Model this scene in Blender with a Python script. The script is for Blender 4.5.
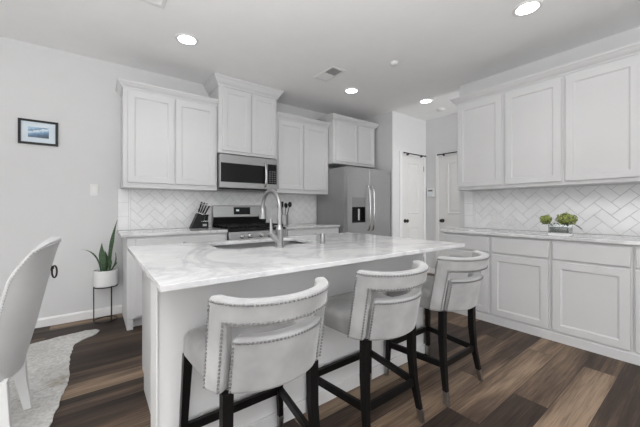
import bpy, bmesh, math, random
from mathutils import Vector, Matrix

for o in list(bpy.data.objects):
    bpy.data.objects.remove(o)
SC = bpy.context.scene
COL = SC.collection
PI = math.pi
R = math.radians

# ------------------------------------------------------------------ camera, world, large lights, exposure
cam_d = bpy.data.cameras.new('camera')
cam = bpy.data.objects.new('camera', cam_d)
COL.objects.link(cam)
cam.location = (0, 0, 1.155)
cam.rotation_euler = (R(90), 0, R(53.045 - 90))
cam_d.sensor_fit = 'HORIZONTAL'
cam_d.sensor_width = 36.0
cam_d.lens = 298.985 / 640 * 36
cam_d.shift_y = -5.04 / 640
cam_d.clip_start = 0.02
SC.camera = cam

world = bpy.data.worlds.new('daylight')
SC.world = world
world.use_nodes = True
wb = world.node_tree.nodes['Background']
wb.inputs[0].default_value = (0.955, 0.98, 1.0, 1)
wb.inputs[1].default_value = 1.05

def area_light(name, loc, rot, sx, sy, power, color=(1, 1, 1)):
    d = bpy.data.lights.new(name, 'AREA')
    d.shape = 'RECTANGLE'
    d.size = sx
    d.size_y = sy
    d.energy = power
    d.color = color
    o = bpy.data.objects.new(name, d)
    COL.objects.link(o)
    o.location = loc
    o.rotation_euler = rot
    return o

# unseen fill lights added behind and left of the camera, standing in for windows
area_light('rear_fill', (0.8, -3.2, 1.5), (R(90), 0, 0), 4.5, 2.2, 25)
area_light('left_fill', (-2.9, 0.9, 0.75), (R(90), 0, R(-90)), 3.2, 1.1, 32)  # added to lift the right base cabinets and backsplash
# unseen upward fill, added behind the camera to brighten the ceiling
area_light('ceiling_fill', (-0.45, -0.40, 1.5), (R(180), 0, R(-37)), 1.8, 1.2, 158)
# added fill, hidden behind the right wall, to brighten the hall
area_light('hall_fill', (4.18, -0.6, 1.5), (R(90), 0, R(-32)), 0.5, 2.2, 50)

SC.view_settings.view_transform = 'Standard'
SC.view_settings.look = 'None'
SC.view_settings.gamma = 1.0
SC.view_settings.use_curve_mapping = False
SC.view_settings.exposure = 0.06

# ------------------------------------------------------------------ materials
MATS = {}
def new_mat(name):
    m = bpy.data.materials.new(name)
    m.use_nodes = True
    nt = m.node_tree
    b = nt.nodes['Principled BSDF']
    MATS[name] = m
    return m, nt, b

def coords(nt, kind='Object', scale=(1, 1, 1)):
    tc = nt.nodes.new('ShaderNodeTexCoord')
    mp = nt.nodes.new('ShaderNodeMapping')
    mp.inputs['Scale'].default_value = scale
    nt.links.new(tc.outputs[kind], mp.inputs[0])
    return mp.outputs[0]

def noise(nt, vec, scale, detail=3, rough=0.5, dist=0.0):
    n = nt.nodes.new('ShaderNodeTexNoise')
    n.inputs['Scale'].default_value = scale
    n.inputs['Detail'].default_value = detail
    n.inputs['Roughness'].default_value = rough
    n.inputs['Distortion'].default_value = dist
    if vec is not None:
        nt.links.new(vec, n.inputs['Vector'])
    return n

def ramp(nt, fac, stops):
    r = nt.nodes.new('ShaderNodeValToRGB')
    els = r.color_ramp.elements
    while len(els) > 1:
        els.remove(els[-1])
    els[0].position = stops[0][0]
    els[0].color = (*stops[0][1], 1)
    for p, c in stops[1:]:
        e = els.new(p)
        e.color = (*c, 1)
    nt.links.new(fac, r.inputs[0])
    return r

def bump(nt, b, height, strength, dist=0.01):
    bp = nt.nodes.new('ShaderNodeBump')
    bp.inputs['Strength'].default_value = strength
    bp.inputs['Distance'].default_value = dist
    nt.links.new(height, bp.inputs['Height'])
    nt.links.new(bp.outputs[0], b.inputs['Normal'])

def simple(name, col, rough=0.5, metal=0.0, var=0.04, nscale=6.0, bmp=0.0, bscale=200.0, **kw):
    m, nt, b = new_mat(name)
    v = coords(nt)
    n = noise(nt, v, nscale, 3)
    lo = tuple(max(0, c * (1 - var)) for c in col)
    hi = tuple(min(1, c * (1 + var)) for c in col)
    r = ramp(nt, n.outputs['Fac'], [(0.3, lo), (0.7, hi)])
    nt.links.new(r.outputs[0], b.inputs['Base Color'])
    b.inputs['Roughness'].default_value = rough
    b.inputs['Metallic'].default_value = metal
    if bmp:
        n2 = noise(nt, v, bscale, 2)
        bump(nt, b, n2.outputs['Fac'], bmp, 0.002)
    for k, val in kw.items():
        b.inputs[k.replace('_', ' ')].default_value = val
    return m

simple('wall_paint', (0.665, 0.667, 0.67), 0.75, var=0.01, bmp=0.08, bscale=160)
simple('ceiling_paint', (0.90, 0.90, 0.90), 0.9, var=0.01, bmp=0.1, bscale=140)
simple('trim_paint', (0.78, 0.78, 0.78), 0.4, var=0.01)
simple('cabinet_paint', (0.65, 0.651, 0.655), 0.38, var=0.01)
simple('door_paint', (0.70, 0.695, 0.685), 0.42, var=0.01)
simple('island_paint', (0.83, 0.83, 0.83), 0.55, var=0.01)
simple('toe_dark', (0.35, 0.35, 0.35), 0.6)
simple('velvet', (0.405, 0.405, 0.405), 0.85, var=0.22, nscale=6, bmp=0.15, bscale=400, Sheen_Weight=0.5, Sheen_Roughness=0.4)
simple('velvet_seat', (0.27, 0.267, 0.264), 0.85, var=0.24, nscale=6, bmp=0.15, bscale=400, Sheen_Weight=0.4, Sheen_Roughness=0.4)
simple('chair_nail', (0.62, 0.62, 0.62), 0.3, 1.0, var=0.05)
simple('chair_linen', (0.50, 0.50, 0.50), 0.85, var=0.04, nscale=7, bmp=0.15, bscale=500, Sheen_Weight=0.3)
simple('black_wood', (0.006, 0.0055, 0.0055), 0.4, var=0.2, Specular_IOR_Level=0.2)
simple('white_wood', (0.74, 0.74, 0.74), 0.4, var=0.02)
simple('nickel', (0.36, 0.36, 0.36), 0.3, 1.0, var=0.05)
simple('nail_metal', (0.30, 0.30, 0.30), 0.35, 1.0, var=0.05)
simple('chrome', (0.66, 0.66, 0.66), 0.2, 1.0, var=0.03)
simple('black_metal', (0.014, 0.014, 0.014), 0.4, 0.3)
simple('black_plastic', (0.012, 0.012, 0.0125), 0.4, Specular_IOR_Level=0.25)
simple('black_iron', (0.012, 0.012, 0.012), 0.6, Specular_IOR_Level=0.3)
simple('dark_glass', (0.008, 0.008, 0.009), 0.12, Specular_IOR_Level=0.25)
simple('grey_panel', (0.12, 0.12, 0.125), 0.35)
simple('fridge_side', (0.30, 0.30, 0.305), 0.45, 0.2)
simple('white_plastic', (0.76, 0.76, 0.75), 0.4, var=0.01)
simple('white_ceramic', (0.76, 0.76, 0.76), 0.45, var=0.02)
simple('tile_glaze', (0.83, 0.832, 0.835), 0.14, var=0.04, nscale=7)
simple('grout', (0.48, 0.48, 0.48), 0.9)
simple('soil', (0.03, 0.022, 0.016), 0.95, var=0.4, nscale=60, bmp=0.6, bscale=80)
simple('petal_green', (0.27, 0.31, 0.085), 0.6, var=0.75, nscale=60)
simple('leaf_green', (0.045, 0.062, 0.040), 0.5, var=0.4, nscale=30)
simple('mat_paper', (0.66, 0.74, 0.80), 0.7, var=0.01)
simple('pebbles', (0.20, 0.21, 0.20), 0.5, var=0.5, nscale=90)
simple('smoked_bronze', (0.05, 0.045, 0.04), 0.35, 0.7)

def stainless(name, col, rough, sc):
    m, nt, b = new_mat(name)
    v = coords(nt, 'Object', sc)
    n = noise(nt, v, 8, 4)
    r = ramp(nt, n.outputs['Fac'], [(0.3, tuple(c * 0.92 for c in col)), (0.7, tuple(c * 1.06 for c in col))])
    nt.links.new(r.outputs[0], b.inputs['Base Color'])
    b.inputs['Metallic'].default_value = 1.0
    b.inputs['Roughness'].default_value = rough
    bump(nt, b, n.outputs['Fac'], 0.05, 0.002)
    return m
stainless('sink_steel', (0.17, 0.17, 0.17), 0.3, (1, 1, 10))
stainless('stainless', (0.40, 0.40, 0.40), 0.33, (1, 1, 60))
stainless('fridge_steel', (0.50, 0.50, 0.505), 0.36, (1, 1, 60))

# quartz with soft grey veins
m, nt, b = new_mat('quartz')
v = coords(nt, 'Object', (1, 1, 1))
n1 = noise(nt, v, 1.6, 6, 0.62, 1.2)
r1 = ramp(nt, n1.outputs['Fac'], [(0.0, (0.74, 0.74, 0.74)), (0.44, (0.74, 0.74, 0.74)), (0.495, (0.60, 0.60, 0.61)),
                                  (0.55, (0.73, 0.73, 0.73)), (1.0, (0.76, 0.76, 0.76))])
n2 = noise(nt, v, 5.0, 5, 0.6, 0.8)
r2 = ramp(nt, n2.outputs['Fac'], [(0.35, (0.90, 0.90, 0.905)), (0.6, (1, 1, 1))])
mx = nt.nodes.new('ShaderNodeMix')
mx.data_type = 'RGBA'
mx.blend_type = 'MULTIPLY'
mx.inputs[0].default_value = 1.0
nt.links.new(r1.outputs[0], mx.inputs[6])
nt.links.new(r2.outputs[0], mx.inputs[7])
nt.links.new(mx.outputs[2], b.inputs['Base Color'])
b.inputs['Roughness'].default_value = 0.1
MATS['quartz'] = m

# wide wood planks running along x
m, nt, b = new_mat('plank_floor')
v = coords(nt, 'Object', (1, 1, 1))
br = nt.nodes.new('ShaderNodeTexBrick')
br.offset = 0.37
br.offset_frequency = 2
br.inputs['Scale'].default_value = 1.0
br.inputs['Color1'].default_value = (0, 0, 0, 1)
br.inputs['Color2'].default_value = (1, 1, 1, 1)
br.inputs['Mortar'].default_value = (0.5, 0.5, 0.5, 1)
br.inputs['Mortar Size'].default_value = 0.0016
br.inputs['Mortar Smooth'].default_value = 0.1
br.inputs['Brick Width'].default_value = 1.22
br.inputs['Row Height'].default_value = 0.178
shf = nt.nodes.new('ShaderNodeMapping')
shf.inputs['Location'].default_value = (0.35, -0.054, 0)
nt.links.new(v, shf.inputs[0])
nt.links.new(shf.outputs[0], br.inputs['Vector'])
ofs = nt.nodes.new('ShaderNodeVectorMath')
ofs.operation = 'MULTIPLY_ADD'
ofs.inputs[1].default_value = (37.0, 53.0, 71.0)
nt.links.new(br.outputs['Color'], ofs.inputs[0])
nt.links.new(v, ofs.inputs[2])
st1 = nt.nodes.new('ShaderNodeMapping')
st1.inputs['Scale'].default_value = (0.55, 6.0, 1.0)
nt.links.new(ofs.outputs[0], st1.inputs[0])
cl = noise(nt, st1.outputs[0], 1.5, 4, 0.55, 0.3)
st2 = nt.nodes.new('ShaderNodeMapping')
st2.inputs['Scale'].default_value = (1.1, 34.0, 1.0)
nt.links.new(ofs.outputs[0], st2.inputs[0])
gr = noise(nt, st2.outputs[0], 3.0, 6, 0.65, 0.3)
def mathn(op, a, bb):
    n = nt.nodes.new('ShaderNodeMath')
    n.operation = op
    for i, x in enumerate((a, bb)):
        if isinstance(x, (int, float)):
            n.inputs[i].default_value = x
        else:
            nt.links.new(x, n.inputs[i])
    return n.outputs[0]
sep = nt.nodes.new('ShaderNodeSeparateColor')
nt.links.new(br.outputs['Color'], sep.inputs[0])
t = mathn('ADD', mathn('MULTIPLY', sep.outputs[0], 0.34), mathn('MULTIPLY', cl.outputs['Fac'], 0.66))
t = mathn('ADD', t, mathn('MULTIPLY', mathn('SUBTRACT', gr.outputs['Fac'], 0.5), 0.42))
rp = ramp(nt, t, [(0.25, (0.020, 0.014, 0.011)), (0.42, (0.050, 0.034, 0.026)), (0.56, (0.135, 0.092, 0.064)), (0.72, (0.31, 0.225, 0.155))])
mo = nt.nodes.new('ShaderNodeMix')
mo.data_type = 'RGBA'
nt.links.new(br.outputs['Fac'], mo.inputs[0])
nt.links.new(rp.outputs[0], mo.inputs[6])
mo.inputs[7].default_value = (0.02, 0.016, 0.014, 1)
nt.links.new(mo.outputs[2], b.inputs['Base Color'])
b.inputs['Roughness'].default_value = 0.48
b.inputs['Specular IOR Level'].default_value = 0.2
bump(nt, b, gr.outputs['Fac'], 0.08, 0.003)

# cowhide: off-white hair with tan smudges
m, nt, b = new_mat('cowhide')
v = coords(nt, 'Object', (1, 1, 1))
n1 = noise(nt, v, 2.6, 4, 0.55, 0.5)
r1 = ramp(nt, n1.outputs['Fac'], [(0.40, (0.66, 0.65, 0.63)), (0.60, (0.56, 0.55, 0.53)), (0.70, (0.40, 0.36, 0.30)), (0.80, (0.30, 0.25, 0.19))])
n2 = noise(nt, v, 45, 5, 0.7)
r2 = ramp(nt, n2.outputs['Fac'], [(0.35, (0.68, 0.68, 0.68)), (0.6, (1, 1, 1))])
mx = nt.nodes.new('ShaderNodeMix')
mx.data_type = 'RGBA'
mx.blend_type = 'MULTIPLY'
mx.inputs[0].default_value = 1.0
nt.links.new(r1.outputs[0], mx.inputs[6])
nt.links.new(r2.outputs[0], mx.inputs[7])
nt.links.new(mx.outputs[2], b.inputs['Base Color'])
b.inputs['Roughness'].default_value = 0.95
bump(nt, b, n2.outputs['Fac'], 0.5, 0.006)

# snake-plant leaf: dark green with lighter bands
m, nt, b = new_mat('plant_leaf')
v = coords(nt, 'Object', (1, 1, 6))
n1 = noise(nt, v, 9, 4, 0.6, 1.0)
r1 = ramp(nt, n1.outputs['Fac'], [(0.35, (0.012, 0.040, 0.014)), (0.6, (0.045, 0.105, 0.035)), (0.75, (0.10, 0.17, 0.06))])
nt.links.new(r1.outputs[0], b.inputs['Base Color'])
b.inputs['Roughness'].default_value = 0.4

# small picture: a coastal view in blues
m, nt, b = new_mat('coast_print')
tc = nt.nodes.new('ShaderNodeTexCoord')
sx = nt.nodes.new('ShaderNodeSeparateXYZ')
nt.links.new(tc.outputs['Generated'], sx.inputs[0])
n1 = noise(nt, tc.outputs['Generated'], 5, 5, 0.6, 0.4)
hh = mathn('ADD', mathn('ADD', sx.outputs[2], mathn('MULTIPLY', mathn('SUBTRACT', n1.outputs['Fac'], 0.5), 0.6)), mathn('MULTIPLY', mathn('SUBTRACT', 0.5, sx.outputs[0]), 0.40))
r1 = ramp(nt, hh, [(0.05, (0.02, 0.05, 0.09)), (0.25, (0.05, 0.12, 0.22)), (0.45, (0.14, 0.28, 0.44)), (0.60, (0.42, 0.56, 0.68)), (0.70, (0.62, 0.72, 0.79)),
                   (0.80, (0.10, 0.20, 0.33)), (0.95, (0.34, 0.50, 0.66))])
nt.links.new(r1.outputs[0], b.inputs['Base Color'])
b.inputs['Roughness'].default_value = 0.3

# glass
m, nt, b = new_mat('clear_glass')
b.inputs['Base Color'].default_value = (0.93, 0.96, 0.95, 1)
b.inputs['Roughness'].default_value = 0.02
b.inputs['Transmission Weight'].default_value = 1.0
b.inputs['IOR'].default_value = 1.45

def emit(name, col, s):
    m, nt, b = new_mat(name)
    b.inputs['Base Color'].default_value = (*col, 1)
    b.inputs['Emission Color'].default_value = (*col, 1)
    b.inputs['Emission Strength'].default_value = s
    return m
emit('lamp_lens', (1.0, 0.98, 0.95), 9.0)
emit('screen_glow', (0.40, 0.44, 0.45), 0.5)

# ------------------------------------------------------------------ helpers
def finish(name, bm, mat, parent=None, bevel=0.0, seg=2, smooth=False, angle=40):
    bmesh.ops.recalc_face_normals(bm, faces=bm.faces)
    me = bpy.data.meshes.new(name)
    bm.to_mesh(me)
    bm.free()
    me.materials.append(MATS[mat] if isinstance(mat, str) else mat)
    if smooth:
        for p in me.polygons:
            p.use_smooth = True
        try:
            me.set_sharp_from_angle(angle=R(angle))
        except Exception:
            pass
    o = bpy.data.objects.new(name, me)
    COL.objects.link(o)
    if parent is not None:
        o.parent = parent
    if bevel:
        md = o.modifiers.new('bevel', 'BEVEL')
        md.width = bevel
        md.segments = seg
        md.limit_method = 'ANGLE'
        md.angle_limit = R(50)
        md.harden_normals = False
    return o

def B():
    return bmesh.new()

def box(bm, x0, x1, y0, y1, z0, z1, M=None):
    vs = [Vector((x, y, z)) for x in (x0, x1) for y in (y0, y1) for z in (z0, z1)]
    if M is not None:
        vs = [M @ q for q in vs]
    v = [bm.verts.new(q) for q in vs]
    for f in ((0, 1, 3, 2), (4, 6, 7, 5), (0, 4, 5, 1), (2, 3, 7, 6), (0, 2, 6, 4), (1, 5, 7, 3)):
        bm.faces.new([v[i] for i in f])
    return bm

def frames(pts):
    out = []
    n = len(pts)
    prev = None
    for i in range(n):
        a = pts[max(0, i - 1)]
        c = pts[min(n - 1, i + 1)]
        t = (c - a).normalized()
        if prev is None:
            up = Vector((0, 0, 1)) if abs(t.z) < 0.9 else Vector((1, 0, 0))
            u = t.cross(up).normalized()
        else:
            u = (prev - t * prev.dot(t)).normalized()
        w = t.cross(u).normalized()
        prev = u
        out.append((u, w))
    return out

def tube(bm, pts, rad, n=12, closed=False):
    pts = [Vector(p) for p in pts]
    rads = rad if isinstance(rad, (list, tuple)) else [rad] * len(pts)
    rings = []
    for p, (u, w), r in zip(pts, frames(pts), rads):
        rings.append([bm.verts.new(p + (u * math.cos(2 * PI * k / n) + w * math.sin(2 * PI * k / n)) * r) for k in range(n)])
    m = len(rings)
    for i in range(m if closed else m - 1):
        a, c = rings[i], rings[(i + 1) % m]
        for k in range(n):
            bm.faces.new((a[k], a[(k + 1) % n], c[(k + 1) % n], c[k]))
    if not closed:
        bm.faces.new(rings[0][::-1])
        bm.faces.new(rings[-1])
    return bm

def lathe(bm, prof, c=(0, 0, 0), n=28, cap=True):
    c = Vector(c)
    rings = []
    for r, z in prof:
        rings.append([bm.verts.new(c + Vector((r * math.cos(2 * PI * k / n), r * math.sin(2 * PI * k / n), z))) for k in range(n)])
    for a, d in zip(rings, rings[1:]):
        for k in range(n):
            bm.faces.new((a[k], a[(k + 1) % n], d[(k + 1) % n], d[k]))
    if cap:
        bm.faces.new(rings[0][::-1])
        bm.faces.new(rings[-1])
    return bm

def loft(bm, sections, cap=True):
    rings = [[bm.verts.new(p) for p in s] for s in sections]
    n = len(rings[0])
    for a, d in zip(rings, rings[1:]):
        for k in range(n):
            bm.faces.new((a[k], a[(k + 1) % n], d[(k + 1) % n], d[k]))
    if cap:
        bm.faces.new(rings[0][::-1])
        bm.faces.new(rings[-1])
    return bm

def prism(bm, poly, z0, z1):
    return loft(bm, [[(x, y, z0) for x, y in poly], [(x, y, z1) for x, y in poly]])

def cyl(bm, c, r, z0, z1, n=24):
    return lathe(bm, [(r, z0), (r, z1)], c, n)

def roundrect(x0, x1, y0, y1, r, k=6):
    pts = []
    for cx, cy, a0 in ((x1 - r, y1 - r, 0), (x0 + r, y1 - r, 90), (x0 + r, y0 + r, 180), (x1 - r, y0 + r, 270)):
        for i in range(k + 1):
            a = R(a0 + 90 * i / k)
            pts.append((cx + r * math.cos(a), cy + r * math.sin(a)))
    return pts

def thing(name, label, cat, loc=(0, 0, 0), rz=0.0, group=None):
    o = bpy.data.objects.new(name, None)
    o.empty_display_size = 0.1
    COL.objects.link(o)
    o.location = loc
    o.rotation_euler = (0, 0, rz)
    o['label'] = label
    o['category'] = cat
    if group:
        o['group'] = group
    return o

def tag(o, label, cat, group=None):
    o['label'] = label
    o['category'] = cat
    if group:
        o['group'] = group
    return o

def struct(name, bm, mat, bevel=0.0, parent=None):
    o = finish(name, bm, mat, parent, bevel)
    if parent is None:
        o['kind'] = 'structure'
    return o

def struct_root(name, loc=(0, 0, 0), rz=0.0):
    o = bpy.data.objects.new(name, None)
    COL.objects.link(o)
    o.location = loc
    o.rotation_euler = (0, 0, rz)
    o['kind'] = 'structure'
    return o

def dup(root, loc, rz, label, group=None):
    r = root.copy()
    COL.objects.link(r)
    r.location = loc
    r.rotation_euler = (0, 0, rz)
    r['label'] = label
    if group:
        r['group'] = group
    for ch in list(root.children):
        c = ch.copy()
        COL.objects.link(c)
        c.parent = r
        for g in list(ch.children):
            d = g.copy()
            COL.objects.link(d)
            d.parent = c
    return r

# ------------------------------------------------------------------ room shell
XW, YW, H = 3.795, 3.965, 2.743          # right wall, range wall, ceiling
CT, CB = 0.915, 0.885                    # wall worktop top and underside

struct('floor', box(B(), -4.0, 5.2, -3.6, 4.2, -0.05, 0.0), 'plank_floor')
struct('ceiling', box(B(), -4.0, 5.2, -3.6, 4.2, H, H + 0.05), 'ceiling_paint')
struct('wall_back', box(B(), -4.0, 3.868, YW, YW + 0.12, 0, H), 'wall_paint')
struct('wall_left_light_block', box(B(), -3.12, -3.0, -3.4, YW, 0, H), 'wall_paint')  # unseen wall, added to close off world light from the left
pw = B()
box(pw, 3.868, 3.98, 3.18, YW + 0.12, 0, H)
box(pw, 3.98, 4.80, 3.18, 3.30, 0, H)
struct('wall_pantry', pw, 'wall_paint')
struct('wall_hall', box(B(), 4.80, 4.92, -3.4, 3.30, 0, H), 'wall_paint')
struct('wall_right', box(B(), XW, XW + 0.12, -3.4, 2.02, 0, H), 'wall_paint')
bb = B()
loft(bb, [[(x, YW, 0), (x, YW - 0.015, 0), (x, YW - 0.015, 0.07), (x, YW - 0.008, 0.085), (x, YW, 0.088)] for x in (-4.0, 0.238)])
struct('baseboard_back', bb, 'trim_paint')
bb = B()
box(bb, 4.785, 4.80, 2.99, 3.18, 0, 0.088)
struct('baseboard_hall', bb, 'trim_paint')

def shaker(bm, x0, x1, z0, z1, yf=0.0, t=0.019, fw=0.058, rec=0.010, step=0.006):
    """one shaker door, front face at y=yf-t, back at y=yf"""
    def ring(i, y):
        return [bm.verts.new((x, y, z)) for x, z in ((x0 + i, z0 + i), (x1 - i, z0 + i), (x1 - i, z1 - i), (x0 + i, z1 - i))]
    e = 0.002
    rs = [ring(0, yf), ring(0, yf - t + e), ring(e, yf - t), ring(fw, yf - t), ring(fw + step * 0.4, yf - t + rec * 0.6),
          ring(fw + step, yf - t + rec * 0.6), ring(fw + step * 1.6, yf - t + rec)]
    for a, c in zip(rs, rs[1:]):
        for k in range(4):
            bm.faces.new((a[k], a[(k + 1) % 4], c[(k + 1) % 4], c[k]))
    bm.faces.new(rs[-1])
    bm.faces.new(rs[0][::-1])
    return bm

def slab_front(bm, x0, x1, z0, z1, yf=0.0, t=0.019):
    def ring(i, y):
        return [bm.verts.new((x, y, z)) for x, z in ((x0 + i, z0 + i), (x1 - i, z0 + i), (x1 - i, z1 - i), (x0 + i, z1 - i))]
    rs = [ring(0, yf), ring(0, yf - t + 0.004), ring(0.004, yf - t)]
    for a, c in zip(rs, rs[1:]):
        for k in range(4):
            bm.faces.new((a[k], a[(k + 1) % 4], c[(k + 1) % 4], c[k]))
    bm.faces.new(rs[-1])
    bm.faces.new(rs[0][::-1])
    return bm

CROWN = [(0.0, 0.0), (0.010, 0.0), (0.012, 0.16), (0.020, 0.24), (0.034, 0.42), (0.047, 0.66), (0.052, 0.74), (0.058, 0.78), (0.060, 0.98), (0.058, 1.0), (0.0, 1.0)]
def crown(bm, w, d, z0, z1, left=True, right=True, proj=1.0):
    """crown moulding round the front and the exposed ends of a w x d box whose front is at y=0"""
    secs = []
    P = [(o * proj, z0 + u * (z1 - z0)) for o, u in CROWN]
    if left:
        secs.append([(-o, d, z) for o, z in P])
        secs.append([(-o, -o, z) for o, z in P])
    else:
        secs.append([(0, -o, z) for o, z in P])
    if right:
        secs.append([(w + o, -o, z) for o, z in P])
        secs.append([(w + o, d, z) for o, z in P])
    else:
        secs.append([(w, -o, z) for o, z in P])
    return loft(bm, secs)

def upper_cabinet(label, loc, rz, w, d, h, doors, cr=None, ends=(True, True), group=None, proj=1.0, rail=True):
    t = thing('wall_cabinet', label, 'cabinet', loc, rz, group)
    c = box(B(), 0, w, 0, d, 0, h)
    finish('cabinet_body', c, 'cabinet_paint', t, 0.002)
    for x0, x1, z0, z1 in doors:
        finish('cabinet_door', shaker(B(), x0, x1, z0, z1, -0.001), 'cabinet_paint', t)
    if cr:
        finish('crown_moulding', crown(B(), w, d, cr[0], cr[1], *ends, proj=proj), 'cabinet_paint', t)
    return t

# wall cabinets along the range wall (front faces look towards -y)
DY = YW - 0.002
def up_range(label, x0, x1, depth, z0, z1, c0, c1, split, d0, d1, ends=(True, True), proj=1.0):
    w = x1 - x0
    return upper_cabinet(label, (x0, DY - depth, z0), 0, w, depth, z1 - z0,
                         [(0.040, split - x0 - 0.009, d0 - z0, d1 - z0), (split - x0 + 0.009, w - 0.025, d0 - z0, d1 - z0)],
                         (c0 - z0, c1 - z0), ends, 'cabinets above the range wall worktop', proj)
up_range('white two-door wall cabinet over the worktop with the knife block', 0.227, 1.176, 0.33, 1.372, 2.392, 2.388, 2.458, 0.709, 1.425, 2.362, (True, False), 0.82)
up_range('tallest white two-door wall cabinet, above the microwave, its crown touching the ceiling', 1.180, 1.962, 0.38, 1.825, 2.66, 2.625, 2.740, 1.590, 1.858, 2.61, (True, True), 1.15)
up_range('white two-door wall cabinet between the microwave and the refrigerator', 1.966, 2.893, 0.33, 1.372, 2.400, 2.396, 2.470, 2.424, 1.425, 2.372, (False, False))
up_range('short white two-door wall cabinet directly above the refrigerator', 2.897, 3.805, 0.45, 1.848, 2.53, 2.505, 2.585, 3.395, 1.885, 2.49, (True, True))

# wall cabinets on the right wall (front faces look towards -x)
RX = XW - 0.332
ry = [1.872, 1.358, 0.853, 0.345, -0.17]
rl = ['white single-door wall cabinet at the far end, nearest the hallway doors',
      'white single-door wall cabinet second from the far end, above the two outlets',
      'wide white single-door wall cabinet above the vase of green flowers',
      'white wall cabinet cut off at the right edge of the picture']
for i in range(4):
    w = ry[i] - ry[i + 1]
    upper_cabinet(rl[i], (RX, ry[i], 1.372), R(-90), w - 0.001, 0.33, 1.02,
                  [(0.016, w - 0.018, 0.035, 0.985)], None, group='cabinets on the right wall')
cm = B()
P = [(o, 2.388 + u * 0.075) for o, u in CROWN]
loft(cm, [[(XW, 1.873 + o, z) for o, z in P], [(RX - o, 1.873 + o, z) for o, z in P], [(RX - o, -0.2, z) for o, z in P]])
tr = struct('trim_1', cm, 'cabinet_paint')

# base cabinets
def base_cabinet(label, loc, rz, w, d, drawers, doors, toe='flush', knobs=(), group=None, lw=0.0, rw=0.0):
    t = thing('base_cabinet', label, 'cabinet', loc, rz, group)
    c = B()
    box(c, 0, w, 0, d, 0.10, CB)
    finish('cabinet_body', c, 'cabinet_paint', t, 0.002)
    if toe == 'flush':
        finish('toe_board', box(B(), 0, w, -0.012, d, 0, 0.075).__class__ and loft(B(), [[(x, d, 0), (x, -0.012, 0), (x, -0.012, 0.068), (x, -0.004, 0.078), (x, 0, 0.099), (x, d, 0.099)] for x in (0, w)]), 'cabinet_paint', t)
    else:
        finish('toe_board', box(B(), lw, w - rw, 0.075, d, 0, 0.099), 'cabinet_paint', t)
        if lw:
            finish('end_panel', box(B(), 0, lw, 0, d, 0, 0.099), 'cabinet_paint', t)
        if rw:
            finish('end_panel', box(B(), w - rw, w, 0, d, 0, 0.099), 'cabinet_paint', t)
    for q in drawers:
        dr = finish('drawer_front', slab_front(B(), *q, -0.001), 'cabinet_paint', t)
        if knobs:
            cx, cz = (q[0] + q[1]) / 2, (q[2] + q[3]) / 2
            kb = B()
            lathe(kb, [(0.006, 0), (0.006, 0.012), (0.014, 0.018), (0.014, 0.024), (0.008, 0.028)], n=16)
            bmesh.ops.rotate(kb, verts=kb.verts, cent=(0, 0, 0), matrix=Matrix.Rotation(R(90), 3, 'X'))
            bmesh.ops.translate(kb, verts=kb.verts, vec=(cx, -0.020, cz))
            finish('drawer_knob', kb, 'nickel', dr, smooth=True)
    for q in doors:
        finish('cabinet_door', shaker(B(), *q, -0.001), 'cabinet_paint', t)
    return t

RB = 3.205
by = [1.895, 1.382, 0.881, 0.377, -0.13]
bl = ['white base cabinet at the far end of the right worktop, partly behind the third stool',
      'white base cabinet second from the far end, under the outlets',
      'white base cabinet with drawer and door, nearest below the vase of green flowers',
      'white base cabinet cut off at the right edge of the picture']
for i in range(4):
    w = by[i] - by[i + 1]
    base_cabinet(bl[i], (RB, by[i], 0), R(-90), w - 0.001, XW - RB - 0.002, [(0.014, w - 0.014, 0.715, 0.862)], [(0.014, w - 0.014, 0.092, 0.695)],
                 group='base cabinets along the right wall')
YB = YW - 0.61
base_cabinet('white base cabinet left of the range with furniture foot', (0.24, YB, 0), 0, 0.958, 0.608,
             [(0.07, 0.93, 0.735, 0.862)], [(0.07, 0.494, 0.125, 0.715), (0.506, 0.93, 0.125, 0.715)], 'recess', (1,), lw=0.05)
base_cabinet('white base cabinet between the range and the refrigerator', (1.965, YB, 0), 0, 0.905, 0.608,
             [(0.03, 0.875, 0.735, 0.862)], [(0.03, 0.446, 0.125, 0.715), (0.459, 0.875, 0.125, 0.715)], 'recess', (1,), rw=0.05)

# worktops on the walls
tag(finish('worktop', box(B(), 0.19, 1.199, YW - 0.64, YW - 0.001, CB + 0.0005, CT), 'quartz', None, 0.003), 'white quartz worktop left of the range, under the knife block', 'worktop')
tag(finish('worktop', box(B(), 1.966, 2.870, YW - 0.64, YW - 0.001, CB + 0.0005, CT), 'quartz', None, 0.003), 'short white quartz worktop between range and refrigerator', 'worktop')
tag(finish('worktop', box(B(), 3.170, XW - 0.001, -0.20, 1.908, CB + 0.0005, CT - 0.003), 'quartz', None, 0.003), 'long white quartz worktop along the right wall under the flower vase', 'worktop')

# herringbone backsplashes
def clip(poly, x0, x1, y0, y1):
    for axis, lim, sg in ((0, x0, 1), (0, x1, -1), (1, y0, 1), (1, y1, -1)):
        out = []
        n = len(poly)
        for i in range(n):
            a, c = poly[i], poly[(i + 1) % n]
            da, dc = sg * (a[axis] - lim), sg * (c[axis] - lim)
            if da >= 0:
                out.append(a)
            if (da >= 0) != (dc >= 0):
                tt = da / (da - dc)
                out.append((a[0] + tt * (c[0] - a[0]), a[1] + tt * (c[1] - a[1])))
        poly = out
        if len(poly) < 3:
            return []
    return poly

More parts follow.
